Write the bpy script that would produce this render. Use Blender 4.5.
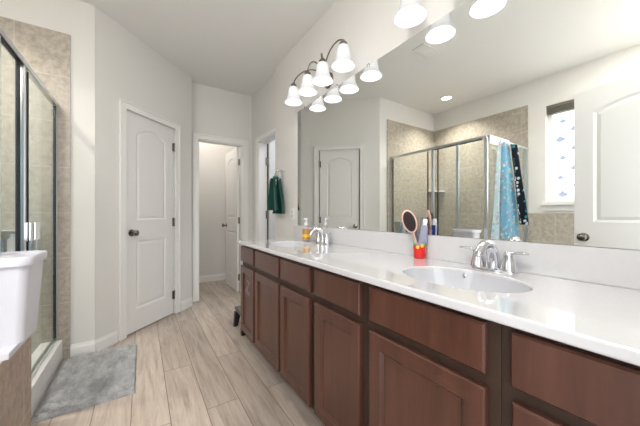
import bpy, bmesh, math, random
from mathutils import Vector, Matrix
random.seed(7)
for o in list(bpy.data.objects): bpy.data.objects.remove(o)
S = bpy.context.scene
C = S.collection
PI = math.pi
# ------------------------------------------------------------ camera, world, exposure
cd = bpy.data.cameras.new('camera'); cam = bpy.data.objects.new('camera', cd); C.objects.link(cam)
cd.sensor_width = 36; cd.lens = 275.3/640*36; cd.clip_start = .02
cam.location = (0, 0, 1.1); cam.rotation_euler = (PI/2, 0, math.radians(-33.0))
cd.shift_y = 1.0/640
S.camera = cam
S.view_settings.view_transform = 'Standard'; S.view_settings.look = 'None'
S.view_settings.gamma = 1; S.view_settings.use_curve_mapping = False
S.view_settings.exposure = 0.97
W = bpy.data.worlds.new('World'); S.world = W; W.use_nodes = True
bg = W.node_tree.nodes['Background']; bg.inputs[0].default_value = (.93, .96, 1, 1); bg.inputs[1].default_value = 2.1

def lamp(name, loc, power, size, color=(1, 1, 1), rot=(0, 0, 0), kind='AREA'):
    l = bpy.data.lights.new(name, kind); l.energy = power; l.color = color
    if kind == 'AREA': l.shape = 'DISK'; l.size = size
    else: l.shadow_soft_size = size
    o = bpy.data.objects.new(name, l); C.objects.link(o); o.location = loc; o.rotation_euler = rot
    return o
BULB = 20.0      # emission of the vanity bulbs
GLASS = .43      # glow of their frosted shades
WINDOW = 1.15
lamp('recessed_and_fill_lamp', (-1.12, 2.30, 2.735), 8.5, .12, (1, .95, .87)).data.spread = 2.0
lamp('recessed_and_fill_lamp', (.15, .35, 2.735), 5, .16, (1, .97, .93))  # added fill above the camera, no fixture here
lamp('recessed_and_fill_lamp', (-.85, .12, 2.735), 19, .16, (1, .97, .93))  # added fill over the tub, unseen, brightens the left side
lamp('recessed_and_fill_lamp', (.75, 4.3, 2.735), 4.0, .3, (1, .95, .88))  # added fill that brightens the toilet room, source unseen
lamp('recessed_and_fill_lamp', (2.0, 3.0, 2.735), 6, .3, (.8, .88, 1))  # added bluish fill inside the closet, no fixture modelled

# ------------------------------------------------------------ materials
def mat(name, col, rough=.5, metal=0, spec=.5, noise=None, bump=None, emit=None, trans=0, ior=1.45, coat=0, sheen=0, alpha=1):
    m = bpy.data.materials.new(name); m.use_nodes = True
    nt = m.node_tree; b = nt.nodes['Principled BSDF']
    b.inputs['Base Color'].default_value = (*col, 1); b.inputs['Roughness'].default_value = rough
    b.inputs['Metallic'].default_value = metal; b.inputs['Specular IOR Level'].default_value = spec
    b.inputs['Transmission Weight'].default_value = trans; b.inputs['IOR'].default_value = ior
    b.inputs['Coat Weight'].default_value = coat; b.inputs['Sheen Weight'].default_value = sheen
    b.inputs['Alpha'].default_value = alpha
    if emit:
        b.inputs['Emission Color'].default_value = (*emit[0], 1); b.inputs['Emission Strength'].default_value = emit[1]
    tc = nt.nodes.new('ShaderNodeTexCoord')
    if noise:   # (scale, colour2, stretch, detail)
        sc, c2, st = noise[:3]
        mp = nt.nodes.new('ShaderNodeMapping'); mp.inputs['Scale'].default_value = st
        n = nt.nodes.new('ShaderNodeTexNoise'); n.inputs['Scale'].default_value = sc; n.inputs['Detail'].default_value = 6
        n.inputs['Roughness'].default_value = .65
        r = nt.nodes.new('ShaderNodeValToRGB'); r.color_ramp.elements[0].position = .35; r.color_ramp.elements[1].position = .66
        r.color_ramp.elements[0].color = (*col, 1); r.color_ramp.elements[1].color = (*c2, 1)
        nt.links.new(tc.outputs['Object'], mp.inputs[0]); nt.links.new(mp.outputs[0], n.inputs[0])
        nt.links.new(n.outputs[0], r.inputs[0]); nt.links.new(r.outputs[0], b.inputs['Base Color'])
    if bump:    # (scale, strength, distance)
        n2 = nt.nodes.new('ShaderNodeTexNoise'); n2.inputs['Scale'].default_value = bump[0]; n2.inputs['Detail'].default_value = 4
        bp = nt.nodes.new('ShaderNodeBump'); bp.inputs['Strength'].default_value = bump[1]; bp.inputs['Distance'].default_value = bump[2]
        nt.links.new(tc.outputs['Object'], n2.inputs[0]); nt.links.new(n2.outputs[0], bp.inputs['Height'])
        nt.links.new(bp.outputs[0], b.inputs['Normal'])
    return m
WALLC = (.75, .735, .705)
M = {}
M['wall'] = mat('wall_paint', WALLC, .85, bump=(90, .12, .002))
M['ceil'] = mat('ceiling_paint', (.82, .81, .785), .9, bump=(60, .15, .002))
M['white'] = mat('white_gloss_paint', (.84, .83, .81), .35)
M['door'] = mat('door_paint', (.79, .78, .76), .4)
M['wood'] = mat('cherry_wood', (.070, .026, .016), .3, coat=.2, noise=(7, (.112, .044, .028), (3, 3, .35)))
M['frame'] = mat('dark_cherry_wood', (.036, .020, .013), .4, noise=(6, (.050, .028, .018), (3, 3, .4)))
M['marble'] = mat('cultured_marble', (.61, .61, .625), .08, coat=.8, noise=(60, (.63, .63, .64), (1, 1, 1)))
M['basin'] = mat('basin_gloss', (.52, .53, .565), .1, coat=.5)
M['chrome'] = mat('chrome', (.72, .73, .76), .12, 1)
M['nickel'] = mat('brushed_nickel', (.27, .25, .23), .25, 1)
M['alu'] = mat('satin_aluminium', (.66, .69, .71), .28, 1)
M['seal'] = mat('black_seal', (.012, .014, .02), .5)
M['mirror'] = mat('silvered_glass', (.86, .88, .86), .0, 1)
M['black'] = mat('black_plastic', (.015, .015, .018), .45)
M['grey'] = mat('grey_plastic', (.10, .10, .115), .4)
M['plastic'] = mat('white_plastic', (.66, .66, .72), .25)
M['rug'] = mat('grey_shag', (.25, .255, .26), .95, sheen=.3, noise=(16, (.47, .475, .48), (1, .5, 1)), bump=(260, .8, .006))
M['green'] = mat('green_terry', (.004, .11, .088), .95, sheen=.4, bump=(220, .6, .004))
M['amber'] = mat('amber_soap', (.95, .42, .03), .1, trans=.35)
M['clear'] = mat('clear_plastic', (.96, .97, .98), .05, trans=.95, ior=1.2)
M['red'] = mat('red_cup', (.68, .012, .010), .15, coat=.4)
M['yellow'] = mat('yellow_print', (.85, .55, .05), .3)
M['leafgreen'] = mat('green_print', (.10, .42, .08), .3)
M['pinkrim'] = mat('pale_wood_rim', (.72, .47, .40), .35)
M['bristle'] = mat('bristle_pad', (.018, .009, .010), .7, noise=(400, (.05, .025, .025), (1, 1, 1)))
M['lav'] = mat('lavender_tube', (.60, .60, .78), .3)
M['blue'] = mat('blue_tube', (.02, .09, .42), .3)
M['paper'] = mat('white_print', (.85, .86, .90), .4)
M['bottle_blue'] = mat('blue_bottle', (.10, .24, .42), .3)
M['blind'] = mat('taupe_blind', (.17, .155, .13), .7)
M['fish'] = mat('fish_print', (.16, .20, .32), .7, emit=((.50, .56, .72), .42))  # daylight passing through the print is painted as its own glow
M['sticker'] = mat('worn_white_sticker', (.30, .22, .22), .6)
M['dark'] = mat('gap_shade', (.03, .03, .03), .9)  # painted shade for the gap beside the closet door leaf

def tile_mat(name, c1, c2, grout, z0, size=.34, u0=0.0):
    m = bpy.data.materials.new(name); m.use_nodes = True; nt = m.node_tree; N = nt.nodes; L = nt.links
    b = N['Principled BSDF']; b.inputs['Roughness'].default_value = .38
    tc = N.new('ShaderNodeTexCoord'); sp = N.new('ShaderNodeSeparateXYZ'); L.new(tc.outputs['Object'], sp.inputs[0])
    ad = N.new('ShaderNodeMath'); ad.operation = 'ADD'; L.new(sp.outputs[0], ad.inputs[0]); L.new(sp.outputs[1], ad.inputs[1])
    ad2 = N.new('ShaderNodeMath'); ad2.operation = 'ADD'; L.new(ad.outputs[0], ad2.inputs[0]); ad2.inputs[1].default_value = u0 + 10*size
    az = N.new('ShaderNodeMath'); az.operation = 'ADD'; L.new(sp.outputs[2], az.inputs[0]); az.inputs[1].default_value = -z0 + 10*size
    cb = N.new('ShaderNodeCombineXYZ'); L.new(ad2.outputs[0], cb.inputs[0]); L.new(az.outputs[0], cb.inputs[1])
    br = N.new('ShaderNodeTexBrick'); br.offset = 0; br.inputs['Scale'].default_value = 1
    br.inputs['Brick Width'].default_value = size; br.inputs['Row Height'].default_value = size
    br.inputs['Mortar Size'].default_value = .0022; br.inputs['Mortar Smooth'].default_value = .1
    br.inputs['Mortar'].default_value = (*grout, 1); L.new(cb.outputs[0], br.inputs[0])
    n = N.new('ShaderNodeTexNoise'); n.inputs['Scale'].default_value = 24; n.inputs['Detail'].default_value = 8; n.inputs['Roughness'].default_value = .7
    L.new(tc.outputs['Object'], n.inputs[0])
    r = N.new('ShaderNodeValToRGB'); r.color_ramp.elements[0].position = .36; r.color_ramp.elements[1].position = .62
    r.color_ramp.elements[0].color = (*c1, 1); r.color_ramp.elements[1].color = (*c2, 1)
    L.new(n.outputs[0], r.inputs[0]); L.new(r.outputs[0], br.inputs['Color1'])
    hs = N.new('ShaderNodeHueSaturation'); hs.inputs['Value'].default_value = .93; L.new(r.outputs[0], hs.inputs['Color']); L.new(hs.outputs[0], br.inputs['Color2'])
    L.new(br.outputs['Color'], b.inputs['Base Color'])
    return m
M['tile'] = tile_mat('travertine_tile', (.35, .305, .245), (.51, .465, .395), (.56, .53, .47), .09)
M['aprontile'] = tile_mat('brown_travertine_tile', (.30, .215, .155), (.47, .37, .295), (.60, .54, .46), .235, u0=.12)

def floor_mat():
    m = bpy.data.materials.new('oak_plank'); m.use_nodes = True; nt = m.node_tree; N = nt.nodes; L = nt.links
    b = N['Principled BSDF']; b.inputs['Roughness'].default_value = .42
    tc = N.new('ShaderNodeTexCoord'); sp = N.new('ShaderNodeSeparateXYZ'); L.new(tc.outputs['Object'], sp.inputs[0])
    cb = N.new('ShaderNodeCombineXYZ'); L.new(sp.outputs[1], cb.inputs[0]); L.new(sp.outputs[0], cb.inputs[1])
    mp = N.new('ShaderNodeMapping'); mp.inputs['Location'].default_value = (5.3, 5.03, 0); L.new(cb.outputs[0], mp.inputs[0])
    br = N.new('ShaderNodeTexBrick'); br.offset = .37; br.offset_frequency = 2; br.inputs['Scale'].default_value = 1
    br.inputs['Brick Width'].default_value = 1.5; br.inputs['Row Height'].default_value = .178
    br.inputs['Mortar Size'].default_value = .0018; br.inputs['Mortar Smooth'].default_value = 0
    br.inputs['Color1'].default_value = (0, 0, 0, 1); br.inputs['Color2'].default_value = (1, 1, 1, 1); br.inputs['Mortar'].default_value = (.5, .5, .5, 1)
    L.new(mp.outputs[0], br.inputs[0])
    sc = N.new('ShaderNodeVectorMath'); sc.operation = 'MULTIPLY_ADD'; L.new(br.outputs['Color'], sc.inputs[0]); sc.inputs[1].default_value = (7, 13, 5)
    m2 = N.new('ShaderNodeMapping'); m2.inputs['Scale'].default_value = (17, 1.5, 1); L.new(tc.outputs['Object'], m2.inputs[0]); L.new(m2.outputs[0], sc.inputs[2])
    n = N.new('ShaderNodeTexNoise'); n.inputs['Scale'].default_value = 1.6; n.inputs['Detail'].default_value = 9; n.inputs['Roughness'].default_value = .68; n.inputs['Distortion'].default_value = .5
    L.new(sc.outputs[0], n.inputs[0])
    r = N.new('ShaderNodeValToRGB'); e = r.color_ramp.elements; e[0].position = .33; e[1].position = .68
    e[0].color = (.33, .262, .212, 1); e[1].color = (.56, .487, .425, 1); k = r.color_ramp.elements.new(.5); k.color = (.46, .387, .328, 1)
    L.new(n.outputs[0], r.inputs[0])
    # tone shift per plank
    mt = N.new('ShaderNodeMapRange'); L.new(br.outputs['Color'], mt.inputs[0]); mt.inputs[3].default_value = .86; mt.inputs[4].default_value = 1.12
    hs = N.new('ShaderNodeHueSaturation'); L.new(mt.outputs[0], hs.inputs['Value']); L.new(r.outputs[0], hs.inputs['Color'])
    mx = N.new('ShaderNodeMix'); mx.data_type = 'RGBA'; L.new(br.outputs['Fac'], mx.inputs[0]); L.new(hs.outputs[0], mx.inputs[6]); mx.inputs[7].default_value = (.16, .12, .09, 1)
    L.new(mx.outputs[2], b.inputs['Base Color'])
    return m
M['floor'] = floor_mat()

def glass_mat():
    m = bpy.data.materials.new('shower_glass'); m.use_nodes = True; nt = m.node_tree; N = nt.nodes; L = nt.links
    for x in list(N): N.remove(x)
    o = N.new('ShaderNodeOutputMaterial'); t = N.new('ShaderNodeBsdfTransparent'); t.inputs[0].default_value = (.98, .99, .985, 1)
    g = N.new('ShaderNodeBsdfGlossy'); g.inputs['Roughness'].default_value = .03; g.inputs[0].default_value = (.9, 1, .97, 1)
    lw = N.new('ShaderNodeLayerWeight'); lw.inputs[0].default_value = .5
    pw = N.new('ShaderNodeMath'); pw.operation = 'POWER'; L.new(lw.outputs['Facing'], pw.inputs[0]); pw.inputs[1].default_value = 5
    f = N.new('ShaderNodeMath'); f.operation = 'MULTIPLY_ADD'; L.new(pw.outputs[0], f.inputs[0]); f.inputs[1].default_value = .5; f.inputs[2].default_value = .03
    mx = N.new('ShaderNodeMixShader'); L.new(f.outputs[0], mx.inputs[0]); L.new(t.outputs[0], mx.inputs[1]); L.new(g.outputs[0], mx.inputs[2])
    d = N.new('ShaderNodeBsdfDiffuse'); d.inputs[0].default_value = (.75, .85, .80, 1)
    m2 = N.new('ShaderNodeMixShader'); m2.inputs[0].default_value = .025; L.new(mx.outputs[0], m2.inputs[1]); L.new(d.outputs[0], m2.inputs[2])
    L.new(m2.outputs[0], o.inputs[0]); return m
M['glass'] = glass_mat()

def emis(name, col, s):
    m = bpy.data.materials.new(name); m.use_nodes = True; b = m.node_tree.nodes['Principled BSDF']
    b.inputs['Base Color'].default_value = (*[min(1, c) for c in col], 1)
    b.inputs['Emission Color'].default_value = (*col, 1); b.inputs['Emission Strength'].default_value = s
    return m
M['bulb'] = emis('lit_bulb', (1, .93, .84), BULB)
M['daylight'] = emis('frosted_daylight_pane', (.93, .97, 1), WINDOW)
M['downlight'] = emis('lit_downlight', (1, .94, .86), 6)
def shade_mat():
    m = bpy.data.materials.new('frosted_shade'); m.use_nodes = True; nt = m.node_tree; N = nt.nodes; L = nt.links
    for x in list(N): N.remove(x)
    o = N.new('ShaderNodeOutputMaterial'); d = N.new('ShaderNodeBsdfDiffuse'); d.inputs[0].default_value = (.18, .18, .19, 1)
    lw = N.new('ShaderNodeLayerWeight'); lw.inputs[0].default_value = .5
    r = N.new('ShaderNodeMapRange'); L.new(lw.outputs['Facing'], r.inputs[0]); r.inputs[1].default_value = .1; r.inputs[2].default_value = .9
    r.inputs[3].default_value = GLASS*1.15; r.inputs[4].default_value = GLASS*.62
    e = N.new('ShaderNodeEmission'); e.inputs[0].default_value = (1, .97, .96, 1); L.new(r.outputs[0], e.inputs[1])
    a = N.new('ShaderNodeAddShader'); L.new(d.outputs[0], a.inputs[0]); L.new(e.outputs[0], a.inputs[1])
    L.new(a.outputs[0], o.inputs[0]); return m
M['shade'] = shade_mat()

def print_mat(name, base, spots, scale, rough=.95):
    m = bpy.data.materials.new(name); m.use_nodes = True; nt = m.node_tree; N = nt.nodes; L = nt.links
    b = N['Principled BSDF']; b.inputs['Roughness'].default_value = rough
    tc = N.new('ShaderNodeTexCoord'); v = N.new('ShaderNodeTexVoronoi'); v.inputs['Scale'].default_value = scale; L.new(tc.outputs['Object'], v.inputs[0])
    sp = N.new('ShaderNodeSeparateColor'); L.new(v.outputs['Color'], sp.inputs[0])
    r = N.new('ShaderNodeValToRGB'); r.color_ramp.interpolation = 'CONSTANT'
    e = r.color_ramp.elements; e[0].color = (*spots[0], 1); e[0].position = 0
    for i, c in enumerate(spots[1:]):
        k = r.color_ramp.elements.new((i+1)/len(spots)); k.color = (*c, 1)
    e[len(e)-1].color = (*spots[-1], 1)
    L.new(sp.outputs[0], r.inputs[0])
    lt = N.new('ShaderNodeMath'); lt.operation = 'LESS_THAN'; L.new(v.outputs['Distance'], lt.inputs[0]); lt.inputs[1].default_value = .40
    mx = N.new('ShaderNodeMix'); mx.data_type = 'RGBA'; L.new(lt.outputs[0], mx.inputs[0]); mx.inputs[6].default_value = (*base, 1); L.new(r.outputs[0], mx.inputs[7])
    L.new(mx.outputs[2], b.inputs['Base Color']); return m
M['towelblue'] = print_mat('blue_printed_terry', (.26, .55, .74), [(.75, .80, .85), (.20, .50, .68), (.70, .35, .42), (.45, .70, .80), (.70, .70, .45), (.30, .60, .75)], 26)
M['towelwhite'] = print_mat('pale_printed_terry', (.62, .74, .80), [(.8, .82, .85), (.35, .60, .75), (.75, .48, .52), (.65, .78, .82), (.5, .72, .68)], 24)
M['towelblack'] = print_mat('black_print_cloth', (.012, .018, .035), [(.012, .018, .03), (.75, .80, .85), (.05, .35, .42), (.012, .018, .03), (.62, .74, .80)], 24)

# ------------------------------------------------------------ mesh helpers
def new(): return bmesh.new()
def box(bm, x0, x1, y0, y1, z0, z1, bev=0, mtx=None):
    t = bmesh.new()
    v = [t.verts.new((x, y, z)) for x in (x0, x1) for y in (y0, y1) for z in (z0, z1)]
    for f in ((0, 1, 3, 2), (4, 6, 7, 5), (0, 4, 5, 1), (2, 3, 7, 6), (0, 2, 6, 4), (1, 5, 7, 3)): t.faces.new([v[i] for i in f])
    bmesh.ops.recalc_face_normals(t, faces=t.faces)
    if bev: bmesh.ops.bevel(t, geom=list(t.edges), offset=bev, segments=2, profile=.6, affect='EDGES')
    merge(bm, t, mtx)
def merge(bm, t, mtx=None):
    if mtx is not None: bmesh.ops.transform(t, matrix=mtx, verts=t.verts)
    me = bpy.data.meshes.new('tmp'); t.to_mesh(me); t.free(); bm.from_mesh(me); bpy.data.meshes.remove(me)
def lathe(bm, prof, seg=32, mtx=None, ripple=None, sx=1, sy=1):
    """prof: list of (r, z); ripple(r index)->(amp, n)"""
    t = bmesh.new(); rings = []
    for i, (r, z) in enumerate(prof):
        ring = []
        for k in range(seg):
            a = 2*PI*k/seg; rr = r
            if ripple: rr = r*(1 + ripple[0]*max(0, ripple[2](i))*math.cos(ripple[1]*a))
            ring.append(t.verts.new((rr*math.cos(a)*sx, rr*math.sin(a)*sy, z)))
        rings.append(ring)
    for a, b in zip(rings, rings[1:]):
        for k in range(seg):
            t.faces.new((a[k], a[(k+1) % seg], b[(k+1) % seg], b[k]))
    if prof[0][0] > 1e-5 and prof[0][0] < .9: pass
    bmesh.ops.remove_doubles(t, verts=t.verts, dist=1e-6)
    merge(bm, t, mtx)
def capped(prof): return [(1e-6, prof[0][1])] + list(prof) + [(1e-6, prof[-1][1])]
def tube(bm, pts, rad, seg=10, mtx=None, flat=1.0):
    t = bmesh.new(); pts = [Vector(p) for p in pts]; n = len(pts); rings = []; up = None
    for i, p in enumerate(pts):
        d = (pts[min(i+1, n-1)] - pts[max(i-1, 0)]).normalized()
        if up is None: up = Vector((0, 0, 1)) if abs(d.z) < .9 else Vector((1, 0, 0))
        s = d.cross(up).normalized(); u = s.cross(d).normalized(); up = u
        r = rad[i] if isinstance(rad, (list, tuple)) else rad
        rings.append([t.verts.new(p + s*math.cos(2*PI*k/seg)*r + u*math.sin(2*PI*k/seg)*r*flat) for k in range(seg)])
    for a, b in zip(rings, rings[1:]):
        for k in range(seg): t.faces.new((a[k], a[(k+1) % seg], b[(k+1) % seg], b[k]))
    t.faces.new(rings[0][::-1]); t.faces.new(rings[-1])
    merge(bm, t, mtx)
def bez(p0, p1, p2, p3, n=14):
    P = [Vector(p) for p in (p0, p1, p2, p3)]; out = []
    for i in range(n+1):
        s = i/n; out.append(P[0]*(1-s)**3 + P[1]*3*s*(1-s)**2 + P[2]*3*s*s*(1-s) + P[3]*s**3)
    return out
def prism(bm, poly, z0, z1, mtx=None):
    t = bmesh.new(); a = [t.verts.new((x, y, z0)) for x, y in poly]; b = [t.verts.new((x, y, z1)) for x, y in poly]
    t.faces.new(a[::-1]); t.faces.new(b); n = len(poly)
    for i in range(n): t.faces.new((a[i], a[(i+1) % n], b[(i+1) % n], b[i]))
    bmesh.ops.recalc_face_normals(t, faces=t.faces); merge(bm, t, mtx)
def obj(name, bm, m, parent=None, smooth=False, bevel=0):
    bmesh.ops.recalc_face_normals(bm, faces=bm.faces)
    me = bpy.data.meshes.new(name); bm.to_mesh(me); bm.free(); o = bpy.data.objects.new(name, me); C.objects.link(o)
    me.materials.append(M[m] if isinstance(m, str) else m)
    if smooth:
        for p in me.polygons: p.use_smooth = True
        try: me.set_sharp_from_angle(angle=math.radians(40))
        except Exception: pass
    if parent: o.parent = parent
    if bevel:
        b = o.modifiers.new('bevel', 'BEVEL'); b.width = bevel; b.segments = 3; b.limit_method = 'ANGLE'; b.angle_limit = math.radians(40); b.harden_normals = False
    return o
def thing(name, label, cat, loc=(0, 0, 0), rotz=0, group=None):
    o = bpy.data.objects.new(name, None); C.objects.link(o); o.location = loc; o.rotation_euler = (0, 0, rotz); o.empty_display_size = .05
    return tag(o, label, cat, group)
def tag(o, label, cat, group=None):
    o['label'] = label; o['category'] = cat
    if group: o['group'] = group
    return o
def struct(o, label=None, cat=None):
    o['kind'] = 'structure'
    if label: o['label'] = label
    if cat: o['category'] = cat
    return o
def B(name, m, boxes, parent=None, bev=0, smooth=False):
    bm = new()
    for b in boxes: box(bm, *b[:6], bev=bev)
    return obj(name, bm, m, parent, smooth=smooth)
T = Matrix.Translation
def R(a, ax): return Matrix.Rotation(a, 4, ax)

# ------------------------------------------------------------ room constants
XM, XL, YB, XB, XC, ZC, XR, YK = 1.262, -1.553, 2.80, -.307, .507, 2.749, 1.302, 3.761
YC = YB + XC - XB
FRONT = -.06
# ------------------------------------------------------------ room shell
struct(B('floor', 'floor', [(-1.75, 2.75, -1.2, 5.0, -.1, 0)]), 'pale greyish oak plank floor running towards the back doorway', 'floor')
struct(B('ceiling', 'ceil', [(-1.75, 2.75, -.25, 5.0, ZC, ZC+.1)]), 'plain off-white ceiling over the whole bathroom', 'ceiling')
# left wall with window opening
WY0, WY1, WZ0, WZ1 = .56, 1.294, 1.234, 2.392
struct(B('wall_left', 'wall', [(XL-.14, XL, -.2, WY0, 0, ZC), (XL-.14, XL, WY1, 3.9, 0, ZC), (XL-.14, XL, WY0, WY1, 0, WZ0), (XL-.14, XL, WY0, WY1, WZ1, ZC)]),
       'off-white left wall holding the window above the bathtub', 'wall')
struct(B('wall_front', 'wall', [(XL, -.27, -.2, FRONT, 0, ZC), (.50, 1.42, -.2, FRONT, 0, ZC), (-.27, .50, -.2, FRONT, 2.06, ZC)]), 'off-white wall around the entry doorway', 'wall')
SY0, SY1 = 2.93, 3.49
struct(B('wall_right', 'wall', [(XM, 1.42, FRONT, 2.867, 0, ZC), (XR, 1.42, 2.867, SY0, 0, ZC), (XR, 1.42, SY1, 3.9, 0, ZC), (XR, 1.42, SY0, SY1, 2.05, ZC)]),
       'off-white right wall carrying the long mirror and both lamps', 'wall')
struct(B('wall_shower', 'wall', [(XL, XB-.002, YB, YB+.10, 0, ZC)]), 'off-white wall strip between the shower tiles and the panelled door', 'wall')
AD = Matrix.Translation((XB, YB, 0)) @ R(PI/4, 'Z')     # local x runs along the angled wall, local -y faces the room
AL = (XC-XB)*2**.5
D0, D1, DH = .271, .876, 2.045
bm = new()
box(bm, 0, D0-.012, 0, .11, 0, ZC, mtx=AD); box(bm, D1+.012, AL, 0, .11, 0, ZC, mtx=AD); box(bm, D0-.012, D1+.012, 0, .11, DH+.012, ZC, mtx=AD)
struct(obj('wall_angled', bm, 'wall'), 'off-white angled wall holding the closed panelled door', 'wall')
BL, BR = .604, 1.18
struct(B('wall_back', 'wall', [(XL, BL, YK, YK+.11, 0, ZC), (BR, 1.42, YK, YK+.11, 0, ZC), (BL, BR, YK, YK+.11, 2.05, ZC), (XC-.08, XC, YC, YK, 0, ZC)]),
       'off-white back wall around the open toilet room doorway', 'wall')
struct(B('wall_toilet_room', 'wall', [(.2, 1.5, 4.76, 4.86, 0, ZC), (.2, .3, YK+.11, 4.76, 0, ZC), (1.34, 1.42, YK+.11, 4.76, 0, ZC)]), 'off-white toilet room wall seen through the back doorway', 'wall')
struct(B('wall_closet', 'wall', [(1.42, 2.7, 3.62, 3.75, 0, ZC), (2.6, 2.7, 2.4, 3.62, 0, ZC), (1.42, 2.7, 2.3, 2.4, 0, ZC)]), 'pale wall of the closet beyond the narrow side doorway', 'wall')
# shower tile
TX, TZ = -.453, 2.462
struct(B('wall_shower_tile', 'tile', [(XL, TX, YB-.012, YB, 0, TZ)]), 'mottled beige travertine tile on the far shower wall', 'wall')
struct(B('wall_left_tile', 'tile', [(XL, XL+.012, 1.47, YB-.012, 0, TZ), (XL, XL+.012, FRONT, 1.47, .60, 1.113)]), 'mottled beige travertine tile on left wall beside the tub', 'wall')

def baseboard(name, pts, label):
    """pts: two ends (x,y) and outward normal"""
    (x0, y0), (x1, y1) = pts; d = Vector((x1-x0, y1-y0, 0)); L_ = d.length; a = math.atan2(d.y, d.x)
    mt = T((x0, y0, 0)) @ R(a, 'Z')
    bm = new(); prof = [(0, 0), (-.014, 0), (-.014, .075), (-.009, .088), (-.007, .102), (0, .102)]
    t = bmesh.new(); A = [t.verts.new((0, p, q)) for p, q in prof]; E_ = [t.verts.new((L_, p, q)) for p, q in prof]
    t.faces.new(A); t.faces.new(E_[::-1])
    for i in range(len(prof)): t.faces.new((A[i], A[(i+1) % 6], E_[(i+1) % 6], E_[i]))
    merge(bm, t, mt)
    return struct(obj(name, bm, 'white'), label, 'baseboard')
q = math.sqrt(.5)
baseboard('baseboard_shower', ((TX+.001, YB), (XB, YB)), 'short white baseboard beside the tiled shower edge')
baseboard('baseboard_angled', ((XB, YB), (XB+(D0-.09)*q, YB+(D0-.09)*q)), 'white baseboard left of the closed panelled door')
baseboard('baseboard_angled', ((XB+(D1+.09)*q, YB+(D1+.09)*q), (XC, YC)), 'white baseboard right of the closed panelled door')
baseboard('baseboard_toilet_room', ((.3, 4.76), (1.34, 4.76)), 'white baseboard at the back of the toilet room')
baseboard('baseboard_back', ((BR+.085, YK), (XR, YK)), 'white baseboard at the right back corner')

# ------------------------------------------------------------ doors
def relief(t, loop, y, s, depth=.009, w1=.018, w2=.022):
    """loop: outer (x,z) points CCW; builds sunk moulding and raised field; returns outer verts"""
    def inset(pts, d):
        out = []; n = len(pts)
        for i in range(n):
            p0, p, p1 = Vector(pts[i-1]), Vector(pts[i]), Vector(pts[(i+1) % n])
            e0 = (p-p0).normalized(); e1 = (p1-p).normalized(); n0 = Vector((-e0.y, e0.x)); n1 = Vector((-e1.y, e1.x))
            b = (n0+n1).normalized(); out.append(tuple(p + b*(d/max(.4, b.dot(n0)))))
        return out
    l1 = inset(loop, w1); l2 = inset(l1, w2)
    rows = [[t.verts.new((x, y, z)) for x, z in loop], [t.verts.new((x, y+s*depth, z)) for x, z in l1]]
    if w2: rows.append([t.verts.new((x, y+s*depth*.25, z)) for x, z in l2])
    for a, b in zip(rows, rows[1:]):
        n = len(a)
        for i in range(n): t.faces.new((a[i], a[(i+1) % n], b[(i+1) % n], b[i]))
    t.faces.new(rows[-1])
    return rows[0]
def slab(w, h, th, loops, depth=.009, w1=.018, w2=.022, both=True):
    """panel in local x 0..w, z 0..h, thickness y 0..th, front at y=0"""
    t = bmesh.new()
    outs = []
    for y, s in ((0, 1), (th, -1)):
        o = [t.verts.new((x, y, z)) for x, z in ((0, 0), (w, 0), (w, h), (0, h))]; outs.append(o)
        if s == -1 and not both: t.faces.new(o); continue
        edges = [t.edges.new((o[i], o[(i+1) % 4])) for i in range(4)]
        for lp in loops:
            vs = relief(t, lp, y, s, depth, w1, w2)
            for i in range(len(vs)): edges.append(t.edges.get((vs[i], vs[(i+1) % len(vs)])))
        bmesh.ops.triangle_fill(t, use_beauty=True, use_dissolve=False, edges=edges, normal=(0, -s, 0))
    a, b = outs
    for i in range(4): t.faces.new((a[i], a[(i+1) % 4], b[(i+1) % 4], b[i]))
    bmesh.ops.recalc_face_normals(t, faces=t.faces)
    return t
def door_loops(w, h=2.03):
    mL, mR = .105, w-.105
    arch = []
    for i in range(13):
        s = i/12; x = mR + (mL-mR)*s; arch.append((x, 1.835 + .075*math.sin(PI*s)**.8 if 0 < s < 1 else 1.835))
    up = [(mL, 1.03), (mR, 1.03)] + arch
    lo = [(mL, .20), (mR, .20), (mR, .84), (mL, .84)]
    return [up, lo]
def knob(parent, x, z, th, name='door_knob'):
    bm = new()
    prof = capped([(.032, 0), (.032, .006), (.014, .010), (.011, .028), (.020, .036), (.028, .048), (.027, .060), (.016, .068)])
    for y, s in ((0, 1), (th, -1)):
        lathe(bm, prof, 20, T((x, y, z)) @ R(PI/2*s, 'X'))
    k = obj(name, bm, 'nickel', parent, smooth=True); k['label'] = 'brushed nickel door knob'; return k
def hinge(parent, x, z, y=0, sgn=1):
    bm = new(); lathe(bm, capped([(.007, -.047), (.007, .047)]), 12, T((x, y-.006, z)))
    box(bm, x-.022, x+.022, y-.001, y+.001, z-.044, z+.044)
    return obj('hinge', bm, 'nickel', parent)
def casing(parent, x0, x1, h, y=0, w=.066, face=-1):
    """door casing on plane y facing local -y"""
    bm = new()
    def leg(xa, xb, za, zb, ): 
        box(bm, xa, xb, y-.014, y, za, zb, bev=.003)
    box(bm, x0-w, x0, y-.014, y, 0, h+w, bev=.004); box(bm, x1, x1+w, y-.014, y, 0, h+w, bev=.004); box(bm, x0-.002, x1+.002, y-.014, y, h, h+w, bev=.004)
    box(bm, x0-w, x0-w+.016, y-.021, y-.012, 0, h+w, bev=.003); box(bm, x1+w-.016, x1+w, y-.021, y-.012, 0, h+w, bev=.003); box(bm, x0-w, x1+w, y-.021, y-.012, h+w-.016, h+w, bev=.003)
    return obj('casing', bm, 'white', parent)
def jamb(parent, x0, x1, h, y0, y1, stop=True, t_=.012):
    bm = new(); box(bm, x0-.0, x0+t_, y0, y1, 0, h); box(bm, x1-t_, x1, y0, y1, 0, h); box(bm, x0, x1, y0, y1, h-t_, h)
    return obj('door_jamb', bm, 'white', parent)
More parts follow.
